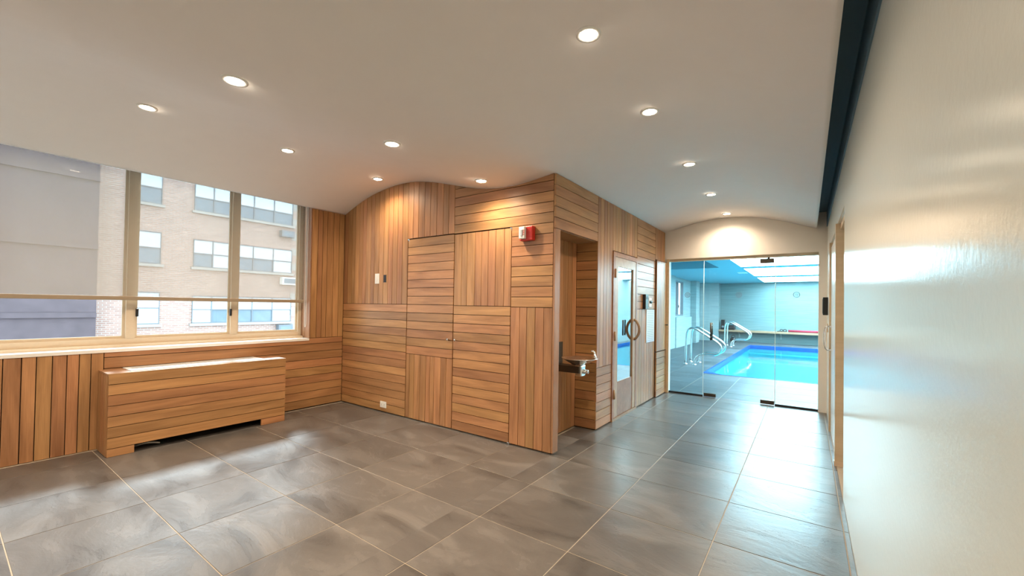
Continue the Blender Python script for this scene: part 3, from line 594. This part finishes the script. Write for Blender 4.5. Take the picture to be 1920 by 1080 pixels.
pf = boxes('wall_pool_far', [((-1.5, 19.22, 0), (4.65, 19.35, 2.92)), ((-1.5, 18.82, 0), (-.75, 19.22, 2.495))], 'far_wall', origin=(0, 0, 0)); tag(pf, 'teal striated tile wall at the far end of the pool', 'wall', kind='structure')
box('pier_face', (-1.499, 18.81, 0), (-.74, 18.82, 2.494), 'pale_wall', pf)
pr = box('wall_pool_right', (4.6, 6.22, 0), (4.72, 19.22, 2.92), 'pale_wall'); tag(pr, 'pale tiled wall along the right side of the pool', 'wall', kind='structure')
pn = boxes('wall_pool_near', [((-1.5, 6.22, 0), (.445, 6.32, 2.92)), ((2.5745, 6.22, 0), (4.6, 6.32, 2.92))], 'pale_wall', origin=(0, 6.27, 0)); tag(pn, 'pool side of the wall flanking the glass partition', 'wall', kind='structure')
pc = boxes('ceiling_pool', [((-1.5, 11.62, 2.50), (.39, 19.22, 2.56)), ((.39, 6.22, 2.50), (.92, 19.22, 2.56)), ((.92, 6.22, 2.50), (4.6, 8.0, 2.56)), ((.92, 11.60, 2.50), (4.6, 12.2, 2.56)), ((.92, 15.20, 2.50), (4.6, 16.0, 2.56)), ((.92, 18.82, 2.50), (4.6, 19.22, 2.56)), ((-1.5, 6.22, 2.90), (.39, 11.62, 2.96)), ((-1.5, 11.62, 2.56), (.39, 11.68, 2.90)), ((.36, 6.22, 2.56), (.39, 11.62, 2.90)), ((-1.6, 6.2, 2.96), (4.7, 19.3, 3.02))], 'pool_white', origin=(0, 0, 0)); tag(pc, 'pale blue pool ceiling with recess and skylight bays', 'ceiling', kind='structure')
sk = empty('window_4', (2.7, 12.6, 2.52)); tag(sk, 'bright white luminous skylight bays above the pool', 'skylight', kind='structure')
for a, b_ in ((8.0, 11.60), (12.2, 15.20), (16.0, 18.82)): box('lit_panel', (.92, a, 2.502), (4.6, b_, 2.53), 'skylight', sk)
ex = box('ceiling_vent', (.62, 13.3, 2.488), (.86, 13.75, 2.4995), 'white'); tag(ex, 'square white vent on the pool ceiling beside the skylight', 'vent')
# bench shelf and items
bs = empty('wall_bench', (1.9, 19.0, .43)); tag(bs, 'long wooden bench shelf along the far pool wall', 'bench')
box('seat_board', (-.74, 18.78, .42), (4.55, 19.215, .50), 'bench', bs, .006)
for x in (0, 1.5, 3.0, 4.2): boxes('bracket', [((x-.02, 18.9, .36), (x+.02, 19.215, .42)), ((x-.02, 19.16, .18), (x+.02, 19.215, .36))], 'pale_wall', bs)
nd = tube('foam_noodle', [(1.75, 18.93, .545), (2.4, 18.93, .545), (3.1, 18.94, .545)], .045, 'maroon', None, 14); tag(nd, 'dark red foam noodle lying on the pool bench', 'pool noodle')
gg = empty('goggles_heap', (1.6, 18.93, .5)); tag(gg, 'black straps and goggles beside the red noodle on the bench', 'goggles')
for dx, rr in ((-.10, .045), (.02, .05)): tube('eyecup', [(1.62+dx+rr*math.cos(a), 18.93, .555+rr*math.sin(a)) for a in [2*math.pi*k/14 for k in range(15)]], .013, 'black', gg, 8)
tube('strap', [(1.38, 18.93, .512), (1.5, 18.9, .53), (1.58, 18.93, .515), (1.70, 18.96, .52)], .014, 'black', gg, 8, 2)
sp_ = empty('speaker', (-.52, 18.95, .5)); tag(sp_, 'black portable speaker at the left end of the pool bench', 'speaker')
box('cabinet', (-.66, 18.88, .50), (-.52, 19.06, .92), 'black', sp_, .015); lathe('cone', [(0, 0), (.05, 0), (.045, .008), (0, .002)], (-.59, 18.88, .62), 'bld_frame', sp_, 18, 'y')
ba = empty('gym_bag', (-.28, 18.95, .5)); tag(ba, 'low black bag beside the speaker on the pool bench', 'bag')
box('body', (-.45, 18.85, .50), (-.12, 19.08, .70), 'black', ba, .05); tube('strap', [(-.40, 18.9, .69), (-.35, 18.9, .76), (-.22, 18.9, .76), (-.17, 18.9, .69)], .012, 'black', ba, 8, 2)
ks = empty('kettlebell', (-.15, 18.6, 0)); tag(ks, 'black rounded weight on the deck under the bench', 'weight')
lathe('ball', [(0, 0), (.07, 0), (.11, .05), (.12, .11), (.10, .17), (.06, .21), (0, .22)], (-.15, 18.6, 0), 'black', ks, 20); tube('handle', [(-.21, 18.6, .18), (-.21, 18.6, .29), (-.09, 18.6, .29), (-.09, 18.6, .18)], .016, 'black', ks, 8, 2)
# pool rails
RP = [(-.093, 0), (-.084, .377), (-.076, .754), (-.036, .85), (.019, .887), (.075, .897), (.154, .867), (.296, .781), (.45, .681), (.602, .591), (.684, .515), (.714, .435), (.678, .326), (.575, .262), (.423, .26), (.254, .259), (.16, .193), (.118, .104), (.115, 0)]
def rail(y, dx, label):
    t = empty('pool_handrail', (dx, y, 0)); tag(t, label, 'handrail', 'pool entry handrails')
    tube('rail', [(x+dx, y, z) for x, z in RP], .024, 'steel', t, 12, 1)
    for x in (-.093, .115): lathe('flange', [(0, 0), (.055, 0), (.05, .012), (.026, .018), (0, .018)], (x+dx, y, .0), 'steel', t, 18)
rail(10.0, 0, 'nearest curved steel pool handrail'); rail(10.56, 0, 'second curved steel handrail, just behind the nearest one')
rail(16.15, -.03, 'third steel handrail, nearer of the distant pair'); rail(16.75, -.03, 'farthest curved steel handrail by the pool bench')

# ------------------------------------------------------------------ radiator cover
rc = empty('radiator_cover', (-2.73, .78, 0)); tag(rc, 'low wooden radiator cover under the window', 'radiator cover')
RX, RY0, RY1, RZ = -2.545, .03, 1.525, .72
boxes('carcass', [((XW+.002, RY0+.018, .075), (RX-TH-.001, RY0+.03, RZ-.02)), ((XW+.002, RY1-.03, .075), (RX-TH-.001, RY1-.018, RZ-.02)), ((RX-.034, RY0+.03, .075), (RX-TH-.001, RY1-.03, RZ-.02)), ((XW+.002, RY0+.2, .02), (XW+.012, RY1-.2, .5))], 'backing', rc)
FR = Face((RX, 0, 0), (0, 1, 0)); h = (RZ-.072)/7
for i in range(7): plank(FR, rc, RY0, RY1, .072+i*h, .072+(i+1)*h+(.004 if i == 6 else 0), False)
for a, b_ in ((RY0, RY0+.185), (RY1-.255, RY1)): plank(FR, rc, a, b_, .0, .072, False, name='foot')
FRS = Face((0, RY0, 0), (1, 0, 0))
vcols(FRS, rc, XW+.003, RX-TH, 0.0, RZ-.018, n=4)
FRS2 = Face((0, RY1, 0), (-1, 0, 0)); vcols(FRS2, rc, -(RX-TH), -(XW+.003), 0.0, RZ-.018, n=4)
boxes('top_board', [((XW+.003, RY0, RZ-.018), (RX-.0205, RY0+.16, RZ)), ((XW+.003, RY1-.2, RZ-.018), (RX-.0205, RY1, RZ)), ((RX-.06, RY0+.16, RZ-.018), (RX-.0205, RY1-.2, RZ))], 'wood_edge', rc)
gr = box('grille_panel', (XW+.004, RY0+.162, RZ-.012), (RX-.062, RY1-.202, RZ+.006), 'sill', rc)
for i in range(7): box('grille_slot', (XW+.05+i*.035, RY0+.2, RZ+.0055), (XW+.058+i*.035, RY1-.24, RZ+.0066), 'bld_frame', gr)
tube('pipe', [(-2.75, .26, .0), (-2.68, .30, .03), (-2.64, .36, .035), (-2.66, .42, .012)], .008, 'white', rc, 8, 2)

# ------------------------------------------------------------------ downlights
SPOTS = [(-1.775, .062, 'window-side downlight nearest the left edge of the photo'), (-.165, .058, 'large-looking downlight nearest in the middle ceiling row'), (-1.772, 1.115, 'second downlight in the row by the window'), (-.165, 1.10, 'second downlight in the middle ceiling row'), (-1.79, 2.17, 'downlight over the vertical planks by the switch'), (-.19, 2.166, 'downlight over the double door and fire alarm'),
         (1.45, 1.035, 'nearest and largest downlight in the corridor row'), (1.45, 2.034, 'second downlight of the corridor row, counted from the camera'), (1.435, 3.307, 'third downlight of the corridor row, counted from the camera'), (1.41, 4.559, 'fourth downlight of the corridor row, above the sauna door'), (1.405, 5.78, 'last corridor downlight, washing the wall over the glass'),
         (-1.775, -1.0, 'added unseen window-side downlight behind the viewpoint'), (-.165, -1.0, 'added unseen middle-row downlight behind the viewpoint'), (1.45, -1.6, 'added unseen corridor-row downlight behind the viewpoint'), (-1.775, -2.1, 'added unseen downlight, rearmost of the row by the window'), (-.165, -2.1, 'added unseen downlight, rearmost of the middle ceiling row')]  # this row: unseen downlights added behind the camera to light the near floor
for x, y, lab in SPOTS:
    z = ceil_z(x); t = empty('downlight', (x, y, z)); tag(t, lab, 'downlight', 'recessed ceiling downlights')
    lathe('trim', [(.046, .004), (.046, -.004), (.062, -.004), (.064, .0), (.064, .006), (.046, .006)], (x, y, z-.004), 'trimring', t, 28)
    lathe('lens', [(0, -.001), (.046, -.001), (.046, .004), (0, .004)], (x, y, z-.003), 'lens', t, 24)
    ld = bpy.data.lights.new('lamp', 'SPOT'); ld.energy = SPOT_W; ld.color = (1.0, .79, .57); ld.spot_size = math.radians(152); ld.spot_blend = 1.0; ld.shadow_soft_size = .035
    lo = bpy.data.objects.new('lamp', ld); COL.objects.link(lo); lo.location = (x, y, z-.012); adopt(lo, t, Matrix.Translation(lo.location))

# ------------------------------------------------------------------ outside: buildings across the street
K = 1.0856; XF = 2.3574+(-21-2.3574)*K
def fy(y): return -.8669+(y+.8669)*K
def fz(z): return 1.3644+(z-1.3644)*K
bb = empty('brick_building', (XF, 8, -9)); tag(bb, 'pink brick apartment building seen through the window', 'building')
boxes('facade', [((XF-4, fy(2.87), -9), (XF, fy(10.95), 14))], 'brick', bb, origin=(XF, 0, 0))
for i in range(37):
    if i % 2 == 0: box('quoin', (XF-.3, fy(10.95)-.32, -3+i*.45), (XF+.02, fy(10.95)+.02, -3+i*.45+.43), 'stone', bb)
def bwin(y0, y1, z0, z1, cols, split=.5, low='pane_grey'):
    y0, y1, z0, z1 = fy(y0), fy(y1), fz(z0), fz(z1); w = (y1-y0)/cols; f = .05
    lst = [((XF-.02, y0, z0), (XF+.06, y1, z0+f)), ((XF-.02, y0, z1-f), (XF+.06, y1, z1))]
    zm = z0+(z1-z0)*split
    for i in range(cols+1):
        yy = y0+w*i; lst.append(((XF-.02, max(y0, yy-f/2), z0), (XF+.065, min(y1, yy+f/2), z1)))
    lst.append(((XF-.02, y0, zm-f/2), (XF+.06, y1, zm+f/2)))
    wn = boxes('window', lst, 'bld_frame', bb)
    for i in range(cols):
        box('pane', (XF+.01, y0+w*i+.02, zm), (XF+.03, y0+w*(i+1)-.02, z1-.03), 'sky_white' if low != 'dark' else 'pane_grey', wn)
        box('pane', (XF+.005, y0+w*i+.02, z0+.03), (XF+.02, y0+w*(i+1)-.02, zm), 'pane_grey' if random.random() < .75 else 'sky_white', wn)
    box('sill', (XF, y0-.1, z0-.12), (XF+.14, y1+.1, z0), 'stone', bb)
for k in range(-2, 4):
    zb = .32+2.64*k
    bwin(4.12, 4.98, zb, zb+1.42, 1); bwin(6.17, 7.72, zb, zb+1.30, 2); bwin(7.74, 10.70, zb, zb+1.30, 3)
for (y0, y1, z0, z1, mt) in ((10.08, 10.86, 2.33, 2.74, 'white'), (10.0, 10.7, 4.92, 5.28, 'bld_frame'), (9.95, 10.7, -.2, .16, 'bld_frame')):
    a = box('air_conditioner', (XF, fy(y0), fz(z0)), (XF+.35, fy(y1), fz(z1)), mt, bb, .02)
    box('vent_face', (XF+.352, fy(y0)+.10, fz(z0)+.08), (XF+.356, fy(y1)-.10, fz(z1)-.08), 'pane_grey', a)
db = empty('dark_building', (XF+1, -3, -9)); tag(db, 'dark plum-coloured building edge at the far left of the window', 'building')
boxes('tower', [((XF-4, fy(-12), -9), (XF+.9, fy(2.85), 13))], 'dark_brick', db)
for k in range(7): box('ledge', (XF+.9, fy(-12), -8+k*2.87), (XF+1.0, fy(2.85), -7.8+k*2.87), 'dark_brick', db)
st = box('street', (-30, -40, -9.2), (-3.6, 50, -9.0), 'asphalt'); tag(st, 'grey street surface far below the window', 'street', kind='structure')
